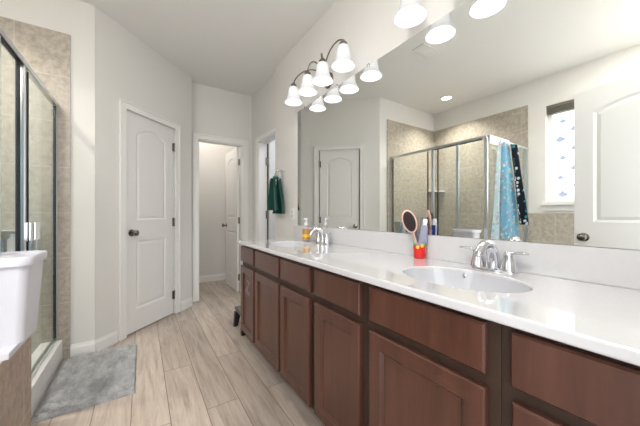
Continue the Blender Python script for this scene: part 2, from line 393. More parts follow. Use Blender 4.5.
# door 1: closed on the angled wall
def leaf(w, th=.035):
    return obj('door', slab(w, 2.03, th, door_loops(w)), 'door')
d = leaf(D1-D0-.026); d.name = 'door_1'; d.matrix_world = AD @ T((D0+.013, .012, .012))
struct(d, 'closed white arched two-panel door on the angled wall', 'door')
knob(d, .055, .915, .035)
w_ = D1-D0-.026
for z in (.2, 1.0, 1.82): hinge(d, w_+.004, z, -.004)
cs = casing(d, -.013, w_+.013, 2.045-.012+.0, -.0); cs.location = (0, -.012, -.012)
jamb(d, -.025, w_+.025, 2.045+.0, 0, .10).location = (0, 0, -.012)
# door 2: back toilet room door
c2 = thing('door_2', 'open white panelled door inside the toilet room doorway', 'door', (BL, YK, 0)); c2['kind'] = 'structure'
w_ = BR-BL
casing(c2, 0, w_, 2.05)
jamb(c2, 0, w_, 2.05, 0, .11)
fx, fy = 1.150, 4.46
hx, hy = BR-.018, YK+.115
ang = math.atan2(fy-hy, fx-hx); ln = math.hypot(fx-hx, fy-hy)
l2 = obj('door_leaf', slab(ln, 2.03, .035, door_loops(ln)), 'door', c2)
l2.matrix_world = T((hx, hy, .010)) @ R(ang, 'Z') ; l2.matrix_parent_inverse = Matrix.Identity(4)
l2.location = (hx-BL, hy-YK, .010); l2.rotation_euler = (0, 0, ang)
knob(l2, ln-.06, .915, .035)
for z in (.2, 1.0, 1.82):
    bm = new(); box(bm, -.012, .008, -.012, .020, z-.045, z+.045, bev=.003); obj('hinge', bm, 'nickel', l2)
# door 3: side closet doorway on the right wall (local x along -y world ; faces -x)
c3 = thing('door_3', 'narrow side doorway with door swung open into the closet', 'door', (XR, SY1, 0), -PI/2); c3['kind'] = 'structure'
ws = SY1-SY0
casing(c3, 0, ws, 2.05)
jamb(c3, 0, ws, 2.05, 0, .118)
l3 = obj('door_leaf', slab(.60, 2.03, .035, door_loops(.60)), 'door', c3)
l3.location = (.052, .128, .010); l3.rotation_euler = (0, 0, PI/2)
bm = new(); box(bm, .012, .018, .112, .127, .01, 2.04); obj('gap_shade_strip', bm, 'dark', c3)  # solid dark strip painting the shade in the hinge gap
for z in (.25, 1.09, 1.80):
    bm = new(); box(bm, .012, .024, .090, .130, z-.05, z+.05, bev=.003); obj('hinge', bm, 'nickel', c3)
# door 4: entry door leaf standing open left of the camera (seen in the mirror)
LY = .707
d4 = obj('door_4', slab(.742, 2.02, .035, door_loops(.742)), 'door')
d4.location = (-.265, LY, .01); d4.rotation_euler = (0, 0, -PI/2)
d4.location = (-.300, LY, .01)
struct(d4, 'open white panelled entry door reflected at the right of the mirror', 'door')
# local x -> world -y ; local y (0..th) -> world +x
knob(d4, .055, .918, .035)
# ------------------------------------------------------------ window
wn = B('window_1', 'white', [(XL-.10, XL-.06, WY0, WY0+.045, WZ0+.06, WZ1-.045), (XL-.10, XL-.06, WY1-.045, WY1, WZ0+.06, WZ1-.045), (XL-.10, XL-.06, WY0, WY1, WZ1-.045, WZ1), (XL-.10, XL-.06, WY0, WY1, WZ0+.0125, WZ0+.06),
                             (XL-.10, XL-.065, (WY0+WY1)/2-.014, (WY0+WY1)/2+.014, WZ0+.06, WZ1-.045)])
struct(wn, 'tall white window with frosted fish-printed glass above the tub', 'window')
p = B('window_pane', 'daylight', [(XL-.094, XL-.088, WY0+.04, WY1-.04, WZ0+.05, WZ1-.04)], wn)
B('window_sill', 'white', [(XL-.10, XL+.035, WY0-.03, WY1+.03, WZ0-.03, WZ0+.012)], wn, bev=.004)
B('window_apron', 'white', [(XL, XL+.012, WY0-.02, WY1+.02, WZ0-.095, WZ0-.03)], wn, bev=.003)
def fish(y, z, s, parent):
    t = bmesh.new(); pts = []
    for i in range(20):
        a = 2*PI*i/20; pts.append((s*math.cos(a), .55*s*math.sin(a)*(1-.15*math.cos(a))))
    vs = [t.verts.new((XL-.0865, y+px, z+pz)) for px, pz in pts]; t.faces.new(vs)
    vs = [t.verts.new((XL-.0865, y+px, z+pz)) for px, pz in ((.9*s, 0), (1.6*s, .55*s), (1.4*s, 0), (1.6*s, -.55*s))]; t.faces.new(vs)
    vs = [t.verts.new((XL-.0865, y+px, z+pz)) for px, pz in ((-.3*s, .5*s), (.1*s, 1.1*s), (.5*s, .45*s))]; t.faces.new(vs)
    vs = [t.verts.new((XL-.0865, y+px, z+pz)) for px, pz in ((-.2*s, -.5*s), (.2*s, -.95*s), (.4*s, -.45*s))]; t.faces.new(vs)
    r = bmesh.ops.extrude_face_region(t, geom=list(t.faces)); 
    for v in r['geom']:
        if isinstance(v, bmesh.types.BMVert): v.co.x += .0008
    return obj('fish_print', t, 'fish', parent)
k = 0
for col_, y in enumerate((1.17, 1.05, .80, .68)):
    for r_, z in enumerate((1.33, 1.53, 1.76, 1.98, 2.19)):
        zz = z + (.10 if col_ % 2 else 0)
        if zz > 2.27: continue
        fish(y + (.012 if r_ % 2 else -.012), zz, .033 if (r_ + col_) % 3 else .048, wn)
# rolled blind
bl = thing('roller_blind', 'taupe blind pulled up to the top of the window', 'blind', (XL-.05, (WY0+WY1)/2, WZ1))
hw = (WY1-WY0)/2-.006
bm = new(); box(bm, -.03, .04, -hw, hw, -.035, 0, bev=.004); obj('head_rail', bm, 'blind', bl)
bm = new()
for i in range(5): box(bm, -.026, .034, -hw, hw, -.046-.009*i, -.039-.009*i, bev=.002)
obj('slat_stack', bm, 'blind', bl)
bm = new(); box(bm, -.028, .036, -hw, hw, -.105, -.090, bev=.003); obj('bottom_rail', bm, 'blind', bl)

# ------------------------------------------------------------ vanity cabinets
XF, XS, VT = .737, .717, .845
YE = 2.371
def shaker(w, h, rail=.055):
    return slab(w, h, .02, [[(rail, rail), (w-rail, rail), (w-rail, h-rail), (rail, h-rail)]], depth=.007, w1=.008, w2=0.0, both=False)
def shaker_slab(w, h, rail=.055):
    t = bmesh.new(); lp = [(rail, rail), (w-rail, rail), (w-rail, h-rail), (rail, h-rail)]
    l1 = [(rail+.011, rail+.011), (w-rail-.011, rail+.011), (w-rail-.011, h-rail-.011), (rail+.011, h-rail-.011)]
    e = .004
    rows = [[(0, 0), (w, 0), (w, h), (0, h), .020], [(0, 0), (w, 0), (w, h), (0, h), e], [(e, e), (w-e, e), (w-e, h-e), (e, h-e), 0], lp+[0], l1+[.012]]
    V = []
    for r in rows: V.append([t.verts.new((x, r[-1], z)) for x, z in r[:-1]])
    t.faces.new(V[0])
    for a, b in zip(V, V[1:]):
        for i in range(4): t.faces.new((a[i], a[(i+1) % 4], b[(i+1) % 4], b[i]))
    t.faces.new(V[-1]); return t
def flat_slab(w, h):
    t = bmesh.new(); e = .005
    rows = [[(0, 0), (w, 0), (w, h), (0, h), .020], [(0, 0), (w, 0), (w, h), (0, h), e], [(e, e), (w-e, e), (w-e, h-e), (e, h-e), 0]]
    V = [[t.verts.new((x, r[-1], z)) for x, z in r[:-1]] for r in rows]
    t.faces.new(V[0])
    for a, b in zip(V, V[1:]):
        for i in range(4): t.faces.new((a[i], a[(i+1) % 4], b[(i+1) % 4], b[i]))
    t.faces.new(V[-1]); return t
def cabinet(y0, y1, label, fronts):
    """y0<y1; fronts: (kind, ya, yb, za, zb)"""
    c = thing('vanity_cabinet', label, 'cabinet', (XF, y1, 0), -PI/2, 'vanity base cabinets under the long countertop')
    w = y1-y0; g = .0006
    bm = new()
    box(bm, g, w-g, 0, .02, .105, VT-.001, bev=.001)                 # face frame board
    obj('face_frame', bm, 'frame', c)
    bm = new()
    box(bm, g, .018, .0205, .52, .105, VT-.001); box(bm, w-.018, w-g, .0205, .52, .105, VT-.001); box(bm, .018, w-.018, .0205, .52, .105, .123); box(bm, .018, w-.018, .505, .52, .123, VT-.001)
    obj('carcass', bm, 'wood', c)
    bm = new(); box(bm, g, w-g, .075, .09, 0, .105); obj('toe_kick', bm, 'frame', c)
    for kd, ya, yb, za, zb in fronts:
        bmx = shaker_slab(yb-ya, zb-za) if kd == 'door' else flat_slab(yb-ya, zb-za)
        o = obj('cabinet_door' if kd == 'door' else 'drawer_front', bmx, 'wood', c)
        o.location = (y1-yb, -.0205, za)
    return c
ZD0, ZD1, ZF0, ZF1 = .112, .664, .699, .828
c1 = cabinet(1.183, YE-.006, 'three-door vanity cabinet at the far end, below the far sink',
        [('door', 2.041, 2.358, ZD0, ZD1), ('door', 1.583, 2.008, ZD0, ZD1), ('door', 1.208, 1.555, ZD0, ZD1),
         ('f', 2.041, 2.358, ZF0, ZF1), ('f', 1.583, 2.008, ZF0, ZF1), ('f', 1.208, 1.555, ZF0, ZF1)])
cabinet(.795, 1.183, 'narrow one-door vanity cabinet between the two sink cabinets', [('door', .823, 1.159, ZD0, ZD1), ('f', .823, 1.159, ZF0, ZF1)])
cabinet(.322, .795, 'wide one-door vanity cabinet below the near sink', [('door', .352, .768, ZD0, ZD1), ('f', .352, .768, ZF0, ZF1)])
cabinet(-.055, .322, 'near vanity cabinet with a stack of drawers at the right edge',
        [('f', -.045, .296, ZF0, ZF1), ('f', -.045, .293, .49, ZD1), ('f', -.045, .293, .30, .475), ('f', -.045, .293, ZD0, .285)])
# worn sticker on the farthest door
t = new()
for i in range(7):
    a = i*.9; y = .16+.035*math.sin(a*1.7); z = .49-.016*i
    tube(t, [(.10+.05*math.sin(a), -.0226, z), (.13+.04*math.cos(a*1.3), -.0226, z-.012), (.10+.05*math.sin(a+1.1), -.0226, z-.03)], .004, 6, flat=.3)
st = obj('worn_sticker', t, 'sticker', c1); st['label'] = 'scratched whitish sticker outline'; st.location = (.05, .0, .06)
st.location = (.05, .012+.0, .065)

# ------------------------------------------------------------ countertop with holes
def ell(cx, cy, ax, ay, n=48): return [(cx+ax*math.cos(2*PI*i/n), cy+ay*math.sin(2*PI*i/n)) for i in range(n)]
SINKS = [(.962, .560), (.962, 1.875)]; AX, AY = .157, .213
def counter():
    t = bmesh.new(); outs = []
    lps = [[(.694, -.055), (XM-.001, -.055), (XM-.001, YE), (.694, YE)]] + [ell(x, y, AX, AY) for x, y in SINKS]
    for z in (VT, .873):
        rows = []; edges = []
        for lp in lps:
            vs = [t.verts.new((x, y, z)) for x, y in lp]; rows.append(vs)
            for i in range(len(vs)): edges.append(t.edges.new((vs[i], vs[(i+1) % len(vs)])))
        bmesh.ops.triangle_fill(t, use_beauty=True, use_dissolve=False, edges=edges, normal=(0, 0, 1)); outs.append(rows)
    for a, b in zip(*outs):
        n = len(a)
        for i in range(n): t.faces.new((a[i], a[(i+1) % n], b[(i+1) % n], b[i]))
    return t
ct = thing('countertop', 'long glossy white cultured marble countertop with a low backsplash', 'countertop', (0, 0, 0))
o = obj('counter_slab', counter(), 'marble', ct, bevel=.006)
bm = new(); box(bm, XM-.021, XM-.001, -.055, YE, .873, .990, bev=.003); obj('backsplash', bm, 'marble', ct)
def sink(x, y, label):
    s = thing('sink_basin', label, 'sink', (x, y, .868), 0, 'oval basins set in the vanity countertop')
    prof = [(1.0, 0), (.985, -.012), (.955, -.035), (.90, -.065), (.80, -.095), (.62, -.118), (.38, -.130), (.13, -.134)]
    bm = new()
    lathe(bm, [(r, z) for r, z in prof] + [(.13, -.142), (.40, -.138), (.64, -.126), (.82, -.103), (.93, -.070), (.985, -.037), (1.012, -.012), (1.0, 0)], 64, sx=AX+.001, sy=AY+.001)
    obj('basin', bm, 'basin', s, smooth=True)
    bm = new(); lathe(bm, capped([(.021, -.142), (.021, -.133), (.013, -.131), (.006, -.135)]), 24); obj('drain', bm, 'chrome', s, smooth=True)
    bm = new(); lathe(bm, capped([(.010, 0), (.010, .004), (.005, .005)]), 16, T((AX*.955, .065, -.020)) @ R(-PI/2+.25, 'Y')); obj('overflow_ring', bm, 'chrome', s, smooth=True)
sink(*SINKS[0], 'near white oval sink basin, in front of the close chrome faucet')
sink(*SINKS[1], 'far white oval sink basin, in front of the soap bottle')

# ------------------------------------------------------------ faucets (local: spout towards -x)
def faucet(x, y, label):
    f = thing('faucet', label, 'faucet', (x, y, .873), 0, 'chrome two-handle faucets'); f.scale = (.95, 1, .88)
    bm = new(); t = bmesh.new()
    lathe(bm, capped([(1, 0), (1, .006), (.93, .012), (.80, .015)]), 48, sx=.027, sy=.083); obj('base_plate', bm, 'chrome', f, smooth=True)
    bm = new()
    pts = bez((.0, 0, .012), (.010, 0, .125), (-.055, 0, .165), (-.112, 0, .088), 18)
    rad = [.026-.010*(i/18)**.7 for i in range(19)]
    tube(bm, pts, rad, 16); lathe(bm, capped([(.013, -.012), (.013, .006), (.010, .010)]), 18, T((-.110, 0, .086)) @ R(.35, 'Y'))
    obj('spout', bm, 'chrome', f, smooth=True)
    for s in (-1, 1):
        bm = new()
        lathe(bm, capped([(.029, .010), (.028, .020), (.023, .045), (.018, .068), (.019, .076), (.018, .086), (.010, .094)]), 24, T((0, s*.058, 0)))
        tube(bm, [(0, s*.050, .086), (-.004, s*.075, .090), (-.010, s*.100, .093), (-.014, s*.126, .092)], [.012, .011, .012, .008], 12, flat=.6)
        obj('handle', bm, 'chrome', f, smooth=True)
    bm = new(); tube(bm, [(.024, 0, .012), (.024, 0, .075)], .003, 8); lathe(bm, capped([(.004, 0), (.007, .004), (.007, .012), (.003, .016)]), 12, T((.024, 0, .072))); obj('lift_rod', bm, 'chrome', f, smooth=True)
faucet(1.185, .550, 'near chrome faucet in the foreground, beside the red cup')
faucet(1.185, 1.790, 'far chrome faucet beside the amber soap bottle')

# ------------------------------------------------------------ mirror
mr = thing('wall_mirror', 'long frameless mirror above the white backsplash', 'mirror', (XM, 1.15, .991))
bm = new(); box(bm, -.006, -.0005, -1.20, 2.326-1.15, .001, 2.079-.991); obj('mirror_glass', bm, 'mirror', mr)
for y in (-.55, .2, .55, 1.05):
    bm = new(); box(bm, -.010, -.0005, y-.010, y+.010, 1.078, 1.100, bev=.002); obj('mirror_clip', bm, 'clear', mr)

# ------------------------------------------------------------ vanity lights
bell = [(.022, 0), (.036, -.005), (.044, -.020), (.048, -.050), (.051, -.082), (.057, -.110), (.068, -.134), (.079, -.150), (.080, -.156)]
bell = [(r, z*.87) for r, z in bell]
def shade_mesh():
    bm = new()
    out = bell; inn = [(r-.0035, z) for r, z in reversed(bell)]
    lathe(bm, out+inn, 48, ripple=(.012, 10, lambda i: ((out+inn)[i][0]-.05)/.03))
    return bm
def sconce(yc, ys, label):
    f = thing('vanity_light', label, 'wall light', (XM, yc, 2.17), 0, 'four-shade vanity lights above the mirror')
    bm = new(); lathe(bm, capped([(.062, 0), (.060, .008), (.048, .018), (.030, .028), (.012, .034)]), 32, R(-PI/2, 'Y')); obj('wall_plate', bm, 'nickel', f, smooth=True)
    zt = 2.222-2.17
    for i, y in enumerate(ys):
        dy = y-yc; dx = -(XM-1.130)
        a = obj('arm', new(), 'nickel', f)
        bm = new(); s = 1 if dy > 0 else -1
        top = .10 if abs(dy) > .2 else .115
        p = bez((-.03, s*.008, .0), (-.10, dy*.10, .19 if abs(dy) < .2 else .15), (dx-.0, dy*.88, .17 if abs(dy) < .2 else .16), (dx, dy, zt+.03), 22)
        tube(bm, p, .0052, 10)
        me = a.data; bm.to_mesh(me); bm.free()
        for pl in me.polygons: pl.use_smooth = True
        bm = new(); lathe(bm, capped([(.008, .040), (.014, .030), (.026, .018), (.028, .0), (.026, -.004)]), 24, T((dx, dy, zt))); obj('shade_holder', bm, 'nickel', f, smooth=True)
        sh = obj('glass_shade', shade_mesh(), 'shade', f, smooth=True); sh.location = (dx, dy, zt-.002)
        bm = new(); lathe(bm, capped([(.012, -.004), (.013, -.03)]), 16); 
        lathe(bm, capped([(.013, -.031), (.022, -.05), (.0285, -.075), (.029, -.092), (.022, -.112), (.010, -.122)]), 24)
        bu = obj('bulb', bm, 'bulb', sh, smooth=True)
sconce(1.814, (1.455, 1.705, 1.925, 2.170), 'far vanity light with four frosted bell shades, fully in view')
sconce(.55, (.911, .664, .435, .19), 'near vanity light cut off by the top edge of the photo')

# ------------------------------------------------------------ outlet, vent, downlight
ou = thing('wall_outlet', 'small white outlet plate on the wall past the mirror end', 'outlet', (XM, 2.44, 1.10))
bm = new(); box(bm, -.006, -.0003, -.035, .035, -.057, .057, bev=.002); obj('cover_plate', bm, 'white', ou)
for z in (-.02, .02):
    bm = new(); box(bm, -.008, -.006, -.016, .016, z-.014, z+.014, bev=.001); obj('socket', bm, 'plastic', ou)
dl = thing('recessed_ceiling_light', 'round lit recessed light in the ceiling over the shower', 'ceiling light', (-1.12, 2.30, ZC))
bm = new(); lathe(bm, [(.062, -.001), (.088, -.001), (.086, -.007), (.066, -.009), (.062, -.001)], 40); obj('trim_ring', bm, 'white', dl, smooth=True)
bm = new(); lathe(bm, capped([(.060, -.004), (.060, -.001)]), 40); obj('light_lens', bm, 'downlight', dl)
for x_, y_ in ((-.45, .9), (.15, 2.45)): pass
ve = thing('ceiling_vent', 'small white slotted vent in the ceiling seen in the mirror', 'vent', (.099, 1.75, ZC))
bm = new(); box(bm, -.13, .13, -.07, .07, -.008, -.0005, bev=.002); obj('vent_frame', bm, 'ceil', ve)
bm = new()
for i in range(7): box(bm, -.11, .11, -.052+i*.016, -.046+i*.016, -.012, -.008)
obj('louvers', bm, 'ceil', ve)

# ------------------------------------------------------------ towel cloth generator
def drape(w0, w1, h, folds, amp0, amp1, seed=0, thick=.006, hem=0.0, nx=60, nz=40, shift=0.0, power=.7):
    """hanging cloth in local x (width), z 0..-h, folds in y"""
    rnd = random.Random(seed); ph = rnd.random()*6
    t = bmesh.new(); G = []
    for j in range(nz+1):
        v = j/nz; w = w0+(w1-w0)*v**power; am = amp0+(amp1-amp0)*v**.6; row = []
        for i in range(nx+1):
            u = i/nx*2-1
            x = u*w/2 + shift*v + .006*math.sin(9*v+u*3+ph)
            y = am*math.sin(u*folds*PI/2*1.0+ph+.5*v) + .4*am*math.sin(u*folds*2.3+ph*2+1.1*v)
            z = -h*v - hem*abs(math.sin(u*2.2+ph))*v
            row.append(t.verts.new((x, y, z)))
        G.append(row)
    for j in range(nz):
        for i in range(nx): t.faces.new((G[j][i], G[j][i+1], G[j+1][i+1], G[j+1][i]))
    bmesh.ops.solidify(t, geom=list(t.faces), thickness=thick)
    return t
# towel ring and green towel
tr = thing('towel_ring', 'small chrome towel ring on the wall left of the mirror', 'towel ring', (XM, 2.66, 1.555))
bm = new(); lathe(bm, capped([(.027, 0), (.026, .008), (.013, .014), (.010, .050), (.014, .056), (.010, .066)]), 24, R(-PI/2, 'Y')); obj('wall_mount', bm, 'chrome', tr, smooth=True)
bm = new(); n = 40
pts = [(-.058-.010*(1-math.cos(2*PI*i/n)), .075*math.sin(2*PI*i/n), -.058+.062*math.cos(2*PI*i/n)) for i in range(n+1)]
tube(bm, pts, .0045, 10); obj('ring', bm, 'chrome', tr, smooth=True)
bm = new(); t1 = drape(.09, .36, .375, 3.2, .012, .030, 3, shift=.03); merge(bm, t1, T((0, -.028, 0)))
t2 = drape(.09, .33, .34, 2.8, .012, .026, 5, shift=-.03); merge(bm, t2, T((0, .026, 0)))
tube(bm, [(-.046, 0, -.004), (-.02, 0, .010), (.02, 0, .010), (.046, 0, -.004)], [.022, .028, .028, .022], 12, flat=.55)
o = tag(obj('hand_towel', bm, 'green', smooth=True), 'dark green hand towel hanging from the chrome ring', 'towel')
o.location = (1.192, 2.695, 1.480); o.rotation_euler = (0, 0, PI/2-.15)

# ------------------------------------------------------------ soap bottle
sb = thing('soap_bottle', 'clear pump bottle of amber soap beside the far faucet', 'soap bottle', (1.160, 2.000, .873))
sb.scale = (1.05, 1.05, 1.12)
bm = new(); lathe(bm, capped([(.026, .0005), (.031, .004), (.031, .082), (.027, .098), (.014, .112), (.012, .124)]), 32, sx=1.0, sy=1.0); obj('bottle_body', bm, 'clear', sb, smooth=True)
bm = new(); lathe(bm, capped([(.024, .012), (.0275, .016), (.0275, .080), (.024, .088)]), 32); obj('amber_liquid', bm, 'amber', sb, smooth=True)
bm = new(); lathe(bm, capped([(.0312, .030), (.0312, .052)]), 32); obj('soap_label', bm, 'yellow', sb, smooth=True)
bm = new(); lathe(bm, capped([(.014, .118), (.014, .136), (.006, .140), (.005, .160)]), 20); lathe(bm, capped([(.011, .158), (.012, .170), (.006, .174)]), 20); tube(bm, [(0, 0, .166), (-.022, -.012, .168), (-.030, -.018, .162)], [.007, .005, .004], 10)
obj('pump', bm, 'paper', sb, smooth=True)

# ------------------------------------------------------------ red cup with brush, comb and toothpaste
CX, CY = 1.205, .912
cup = thing('toothbrush_cup', 'red cup with colourful band, holding brush and toothpaste', 'cup', (CX, CY, .873))
bm = new(); lathe(bm, [(1e-6, .0005), (.026, .0005), (.029, .003), (.0315, .055), (.0315, .064), (.0285, .064), (.0265, .006), (1e-6, .006)], 32); obj('cup_body', bm, 'red', cup, smooth=True)
bm = new(); lathe(bm, [(.0316, .064), (.033, .086), (.0305, .086), (.0286, .064), (.0316, .064)], 32); obj('clear_rim', bm, 'clear', cup, smooth=True)
for i in range(9):
    a = 2*PI*i/9; bm = new(); lathe(bm, capped([(.008, -.0012), (.009, .0), (.006, .0014)]), 14, T((.0322*math.cos(a), .0322*math.sin(a), .066+.008*math.sin(i*2.1))) @ R(a, 'Z') @ R(PI/2, 'Y'))
    obj('painted_spot', bm, ('yellow', 'leafgreen', 'yellow')[i % 3], cup)
# hairbrush: handle in cup, oval head above, facing camera left
hb = thing('hairbrush', 'oval paddle hairbrush with pale rim and dark bristle pad', 'hairbrush', (CX-.001, CY+.006, .918))
hb.rotation_euler = (math.radians(0), 0, 0)
fm = Matrix.Rotation(math.radians(-52), 4, 'Z')     # local -y faces the camera
lean = T((0, 0, 0)) @ fm @ R(-.30, 'Y')
bm = new(); tube(bm, [(0, 0, .0), (0, 0, .05), (0, 0, .09)], [.008, .0065, .008], 12, mtx=lean, flat=.7)
lathe(bm, capped([(.90, -.006), (1.0, -.003), (1.0, .004), (.90, .007)]), 40, lean @ T((0, 0, .150)) @ R(PI/2, 'X'), sx=.036, sy=.063); obj('brush_body', bm, 'pinkrim', hb, smooth=True)
bm = new(); lathe(bm, capped([(.97, 0), (.90, .006), (.6, .009), (.2, .0100)]), 40, lean @ T((0, -.005, .150)) @ R(PI/2, 'X'), sx=.031, sy=.057)
obj('bristle_pad', bm, 'bristle', hb, smooth=True)
bm = new()
for iz in range(-6, 7):
    for ix in range(-3, 4):
        x, z = ix*.0078+(.0039 if iz % 2 else 0), iz*.0085
        if (x/.028)**2+(z/.053)**2 < 1: lathe(bm, capped([(.0011, 0), (.0008, .010), (.0014, .0115)]), 6, lean @ T((x, -.014, .150+z)) @ R(PI/2, 'X'))
bo = obj('bristles', bm, 'black', hb); bo['kind'] = 'stuff'
# comb
cm = thing('comb', 'grey plastic comb standing behind the brush in the red cup', 'comb', (CX+.012, CY+.010, .900))
ml = R(math.radians(-52), 'Z') @ R(-.12, 'Y')
bm = new(); box(bm, -.011, .003, -.002, .002, 0, .185, bev=.0015, mtx=ml); obj('comb_spine', bm, 'grey', cm)
bm = new()
for i in range(34): box(bm, .003, .016, -.0012, .0012, .060+i*.0036, .0618+i*.0036, mtx=ml)
to = obj('comb_teeth', bm, 'grey', cm); to['kind'] = 'stuff'
# toothpaste tube: lavender side to camera, blue side to mirror
tp = thing('toothpaste_tube', 'white-capped toothpaste tube standing in the red cup', 'toothpaste', (CX+.002, CY-.012, .924))
mt = R(math.radians(-52), 'Z') @ R(.12, 'Y')
def tubebody(face):
    t = bmesh.new(); rows = []
    for k in range(13):
        v = k/12; z = .002+.118*v; w = .020-.006*v**3; dth = .0015+.013*v**.8
        row = []
        for i in range(13):
            a = PI*i/12
            row.append(t.verts.new((w*math.cos(a), face*dth*math.sin(a), z)))
        rows.append(row)
    for a, b in zip(rows, rows[1:]):
        for i in range(12): t.faces.new((a[i], a[i+1], b[i+1], b[i]))
    bmesh.ops.solidify(t, geom=list(t.faces), thickness=.0006)
    bmesh.ops.transform(t, matrix=mt, verts=t.verts); return t
a = obj('tube_front', tubebody(-1), 'lav', tp, smooth=True); a['label'] = 'lavender-white tube side'
a = obj('tube_back', tubebody(1), 'blue', tp, smooth=True); a['label'] = 'blue printed tube side'
bm = new()
for i, (x, z, w) in enumerate(((-.003, .05, .005), (.002, .062, .007), (-.002, .075, .005), (.003, .088, .006))): box(bm, x-w, x+w, .0128, .0142, z-.002, z+.003, mtx=mt)
obj('tube_print', bm, 'paper', tp)
bm = new(); lathe(bm, capped([(.013, .118), (.009, .126), (.009, .130), (.0115, .131), (.010, .150), (.006, .152)]), 20, mt); obj('cap', bm, 'paper', tp, smooth=True)

# ------------------------------------------------------------ rug
t = bmesh.new(); nx, ny = 110, 170; x0, x1, y0, y1 = -.486, -.030, 2.030, 2.770
rnd = random.Random(3); G = []
from mathutils import noise
for j in range(ny+1):
    row = []
    for i in range(nx+1):
        x = x0+(x1-x0)*i/nx; y = y0+(y1-y0)*j/ny
        e = min(i, nx-i, j, ny-j)
        z = .006 if e == 0 else .020 + .012*noise.noise(Vector((x*26, y*13, 1))) + .005*noise.noise(Vector((x*160, y*90, 4))) + .002*rnd.random() - (.006 if e == 1 else 0)
        wob = .004*noise.noise(Vector((x*25, y*25, 9))) if e < 2 else .0015*rnd.random()
        row.append(t.verts.new((x+wob, y+wob, z)))
    G.append(row)
for j in range(ny):
    for i in range(nx): t.faces.new((G[j][i], G[j][i+1], G[j+1][i+1], G[j+1][i]))
b = [t.edges[i] for i in range(0)]
be = [e for e in t.edges if e.is_boundary]; r = bmesh.ops.extrude_edge_only(t, edges=be)
for v in r['geom']:
    if isinstance(v, bmesh.types.BMVert): v.co.z = .001
o = tag(obj('bath_mat', t, 'rug', smooth=True), 'shaggy grey bath mat on the floor beside the shower', 'bath mat')
# corner tilt of mat slightly
# ------------------------------------------------------------ step stool
ss = thing('step_stool', 'small black plastic step stool past the far vanity end', 'step stool', (.93, 2.60, 0))
bm = new(); box(bm, -.16, .17, -.135, .135, .165, .190, bev=.008); box(bm, -.15, .16, -.125, .125, .145, .167); obj('stool_top', bm, 'grey', ss, smooth=False)
for sx in (-1, 1):
    for sy in (-1, 1):
        bm = new(); t = bmesh.new()
        xa, ya = sx*.135, sy*.105
        q0 = [(xa-.028, ya-.025), (xa+.028, ya-.025), (xa+.028, ya+.025), (xa-.028, ya+.025)]
        lo = [t.verts.new((x+sx*.018, y+sy*.015, 0)) for x, y in [(xa+(x-xa)*.65, ya+(y-ya)*.65) for x, y in q0]]; hi = [t.verts.new((x, y, .146)) for x, y in q0]
        t.faces.new(lo[::-1]); t.faces.new(hi)
        for i in range(4): t.faces.new((lo[i], lo[(i+1) % 4], hi[(i+1) % 4], hi[i]))
        merge(bm, t); obj('leg', bm, 'black', ss)

# ------------------------------------------------------------ tub, deck, shower
DX, DYE, DZ = -.415, 1.748, .585      # deck front face, end, height
GX = -.535; YN = 1.483; ZR = 1.929
struct(B('trim_1', 'aprontile', [(DX-.10, DX, FRONT, DYE, 0, DZ-.012), (XL+.012, DX-.10, 1.44, DYE, 0, DZ-.012)]), 'brown travertine tiled tub apron in the lower left corner', 'tub surround')
# bathtub: acrylic rim + basin
tb = thing('bathtub', 'white drop-in bathtub inside the tiled surround', 'bathtub', (-.99, .70, 0))
def rrect(hx, hy, r, n=8):
    pts = []
    for cx, cy, a0 in ((hx-r, hy-r, 0), (-hx+r, hy-r, PI/2), (-hx+r, -hy+r, PI), (hx-r, -hy+r, 3*PI/2)):
        for i in range(n+1):
            a = a0+PI/2*i/n; pts.append((cx+r*math.cos(a), cy+r*math.sin(a)))
    return pts
t = bmesh.new(); rows = []
for hx, hy, r, z in ((.55, .745, .01, .574), (.55, .745, .01, .60), (.545, .74, .01, .605), (.43, .66, .16, .605), (.41, .64, .16, .59), (.37, .58, .15, .35), (.30, .48, .14, .15), (.15, .30, .10, .125)):
    rows.append([t.verts.new((x, y, z)) for x, y in rrect(hx, hy, r)])
for a, b in zip(rows, rows[1:]):
    n = len(a)
    for i in range(n): t.faces.new((a[i], a[(i+1) % n], b[(i+1) % n], b[i]))
t.faces.new(rows[-1])
obj('tub_shell', t, 'plastic', tb, smooth=True)
bm = new(); lathe(bm, capped([(.03, .126), (.028, .131), (.01, .132)]), 20, T((0, .1, 0))); obj('drain', bm, 'chrome', tb, smooth=True)
# deck cap over the shower end
struct(B('trim_2', 'plastic', [(XL+.012, DX+.014, 1.446, DYE+.012, DZ-.012, DZ+.012)], bev=.003), 'white ledge capping the tiled tub surround', 'ledge')
# curb
struct(B('trim_3', 'white', [(GX-.08, -.495, DYE+.013, YB-.013, 0, .159)], bev=.004), 'white shower curb behind the grey bath mat', 'curb')
struct(B('trim_4', 'tile', [(XL+.012, GX-.08, DYE+.001, YB-.013, 0, .03)]), 'tiled shower floor behind the glass', 'shower floor')

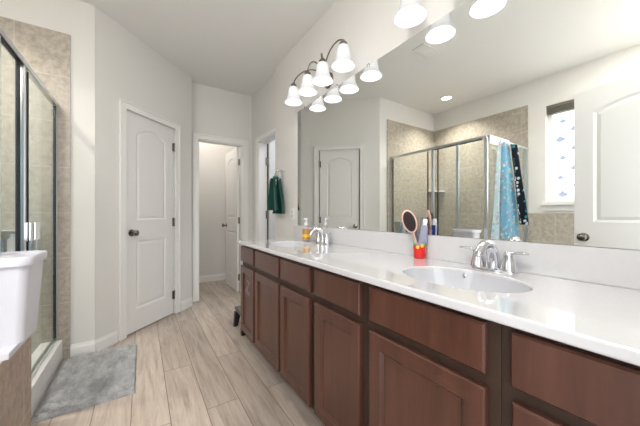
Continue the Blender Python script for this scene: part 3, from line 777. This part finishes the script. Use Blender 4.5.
sh = thing('shower_enclosure', 'glass shower enclosure with satin metal frame behind the bath mat', 'shower enclosure', (GX, 2.15, 0))
def SB(name, m, boxes, bev=.002):
    bm = new()
    for b in boxes: box(bm, *b, bev=bev)
    o = obj(name, bm, m, sh); o.location = (-GX, -2.15, 0); return o
zc1 = .160; ZL = DZ+.013
SB('top_rail', 'alu', [(GX-.014, GX+.014, YN-.014, YB-.013, ZR-.03, ZR)])
SB('top_rail', 'alu', [(XL+.013, GX-.015, YN-.014, YN+.014, ZR-.03, ZR)])
SB('bottom_rail', 'alu', [(GX-.011, GX+.011, DYE+.014, YB-.013, zc1, zc1+.028)])
SB('bottom_rail', 'alu', [(GX-.011, GX+.011, YN-.018, DYE+.01, ZL, ZL+.025)])
SB('bottom_rail', 'alu', [(XL+.013, GX-.019, YN-.018, YN+.018, ZL, ZL+.025)])
SB('post', 'alu', [(GX-.011, GX+.011, YB-.040, YB-.013, zc1+.028, ZR-.03)])
SB('post', 'alu', [(GX-.011, GX+.011, 1.775, 1.803, zc1+.028, ZR-.03)])
SB('post', 'alu', [(GX-.011, GX+.011, 2.095, 2.125, zc1+.028, ZR-.03)])
SB('post', 'alu', [(GX-.012, GX+.012, YN-.020, YN+.012, ZL+.025, ZR-.03)])
SB('post', 'alu', [(XL+.013, XL+.036, YN-.018, YN+.018, ZL+.025, ZR-.03)])
SB('black_seal', 'seal', [(GX-.008, GX+.010, 2.036, 2.044, zc1+.03, ZR-.036)], 0)
SB('black_seal', 'seal', [(GX-.006, GX+.006, 2.176, 2.186, zc1+.03, ZR-.036)], 0)
SB('black_seal', 'seal', [(GX-.008, GX+.010, YB-.047, YB-.040, zc1+.03, ZR-.036)], 0)
SB('black_seal', 'seal', [(GX-.010, GX+.012, YN+.04, 2.09, ZR-.037, ZR-.031)], 0)
SB('glass_panel', 'glass', [(GX-.003, GX+.003, YN+.012, 1.775, ZL+.025, ZR-.038)], 0)
SB('glass_panel', 'glass', [(GX-.003, GX+.003, 1.803, 2.036, zc1+.028, ZR-.038)], 0)
d_ = SB('glass_door', 'glass', [(GX-.003, GX+.003, 2.19, YB-.054, zc1+.03, ZR-.036)], 0)
SB('glass_panel', 'glass', [(XL+.036, GX-.020, YN-.003, YN+.003, ZL+.025, ZR-.03)], 0)
hd = SB('door_handle', 'chrome', [(GX+.006, GX+.030, 2.20, 2.285, .95, 1.055), (GX-.030, GX-.006, 2.20, 2.285, .95, 1.055)], .006)
hd['label'] = 'polished chrome square door pull'
SB('door_handle', 'chrome', [(GX+.0, GX+.028, 2.12, 2.165, .95, 1.055)], .005)

# white bin on the ledge
bn = thing('storage_bin', 'tall white plastic bin with rolled rim on the tub ledge', 'bin', (-.440, 1.640, DZ+.0125))
def bin_mesh():
    t = bmesh.new(); rows = []
    hgt = .335
    for s, z, g in ((0.0, 0, 0), (.0, .001, .0), (.004, .008, 0), (1, hgt-.035, 0), (1, hgt-.033, .010), (1, hgt-.006, .013), (1, hgt, .009), (1, hgt, .0), (.98, hgt-.03, -.002), (.05, .010, -.002)):
        hx = .050+.018*s+g; hy = .108+.017*s+g
        r = .035 if s else .03
        rows.append([t.verts.new((x, y, z)) for x, y in rrect(hx, hy, r+g)])
    for a, b in zip(rows, rows[1:]):
        n = len(a)
        for i in range(n): t.faces.new((a[i], a[(i+1) % n], b[(i+1) % n], b[i]))
    t.faces.new(rows[0][::-1]); t.faces.new(rows[-1]); return t
obj('bin_body', bin_mesh(), 'plastic', bn, smooth=True)
bm = new()
t = bmesh.new(); A_ = [t.verts.new((x, y, .318)) for x, y in rrect(.062, .120, .033)]; B_ = [t.verts.new((x, y, .325)) for x, y in rrect(.060, .118, .032)]
t.faces.new(A_[::-1]); t.faces.new(B_)
for i in range(len(A_)): t.faces.new((A_[i], A_[(i+1) % len(A_)], B_[(i+1) % len(A_)], B_[i]))
obj('bin_lid', t, 'plastic', bn, smooth=True)

# towels on the shower return panel (seen in the mirror), on the tub side
hk = thing('hook_rack', 'white over-the-glass hook rack holding the printed towels', 'hook rack', (-.80, YN, ZR))
bm = new(); box(bm, -.20, .24, -.030, -.024, -.085, .004, bev=.002); box(bm, -.20, .24, -.030, .030, .001, .005); box(bm, -.20, .24, .024, .030, -.04, .005); obj('rack_plate', bm, 'paper', hk)
for x in (-.14, .02, .09):
    bm = new(); tube(bm, [(x, -.030, -.045), (x, -.050, -.062), (x, -.065, -.055), (x, -.068, -.035)], .005, 8); obj('hook', bm, 'chrome', hk, smooth=True)
bm = new(); t1 = drape(.09, .23, 1.14, 3.0, .010, .020, 11, shift=.055, power=.9); merge(bm, t1)
o = tag(obj('bath_towel', bm, 'towelwhite', smooth=True), 'pale printed towel with coloured spots, nearest the shower corner post', 'towel', 'towels hanging on the shower return glass')
o.location = (-.74, YN-.058, ZR-.065)
bm = new(); t1 = drape(.12, .42, 1.16, 2.6, .010, .020, 17, shift=-.16, power=.95); merge(bm, t1)
o = tag(obj('bath_towel', bm, 'towelblue', smooth=True), 'bright blue printed towel hanging between the pale towel and the black cloth', 'towel', 'towels hanging on the shower return glass')
o.location = (-.78, YN-.085, ZR-.06)
bm = new(); t1 = drape(.15, .26, .88, 2.4, .012, .020, 23, shift=-.25, power=.9); merge(bm, t1)
o = tag(obj('bath_towel', bm, 'towelblack', smooth=True), 'narrow black and white patterned cloth hanging right of the blue towel', 'towel', 'towels hanging on the shower return glass')
o.location = (-.915, YN-.118, ZR-.07)
# corner shelf and bottles
def cshelf(x, y, z, sx, label):
    t = bmesh.new(); pts = [(0, 0)] + [(.20*math.cos(PI/2*i/10)*sx, -.20*math.sin(PI/2*i/10)) for i in range(11)]
    bm = new(); prism(bm, pts, z-.012, z+.012, T((x, y, 0)))
    return tag(obj('corner_shelf', bm, 'marble'), label, 'shelf')
cshelf(XL+.013, YB-.013, 1.46, 1, 'pale corner shelf on the tiled shower wall')
ca = thing('shower_caddy', 'small ledge with shower bottles seen at the mirror bottom edge', 'caddy', (-.74, YB-.013, .99))
bm = new(); box(bm, -.13, .13, -.10, -.001, -.008, .0, bev=.003); obj('caddy_shelf', bm, 'alu', ca)
bm = new(); box(bm, -.13, .13, -.10, -.001, -.17, -.162, bev=.003); box(bm, -.13, -.124, -.10, -.001, -.162, -.008); box(bm, .124, .13, -.10, -.001, -.162, -.008); obj('caddy_rack', bm, 'alu', ca)
for x, c, lb in ((-.07, 'bottle_blue', 'blue shampoo bottle on the lower caddy shelf, nearer the corner'), (.0, 'paper', 'white shampoo bottle on the lower caddy shelf, middle'), (.07, 'bottle_blue', 'blue shampoo bottle on the lower caddy shelf, nearer the glass')):
    b_ = thing('shampoo_bottle', lb, 'bottle', (-.74+x, YB-.063, .8285), 0, 'bottles in the shower caddy')
    bm = new(); lathe(bm, capped([(.025, 0), (.028, .004), (.028, .095), (.014, .110)]), 20, sy=.75); obj('bottle_body', bm, c, b_, smooth=True)
    bm = new(); lathe(bm, capped([(.013, .111), (.013, .132), (.010, .134)]), 16); obj('cap', bm, 'paper', b_, smooth=True)
bpy.context.view_layer.update()
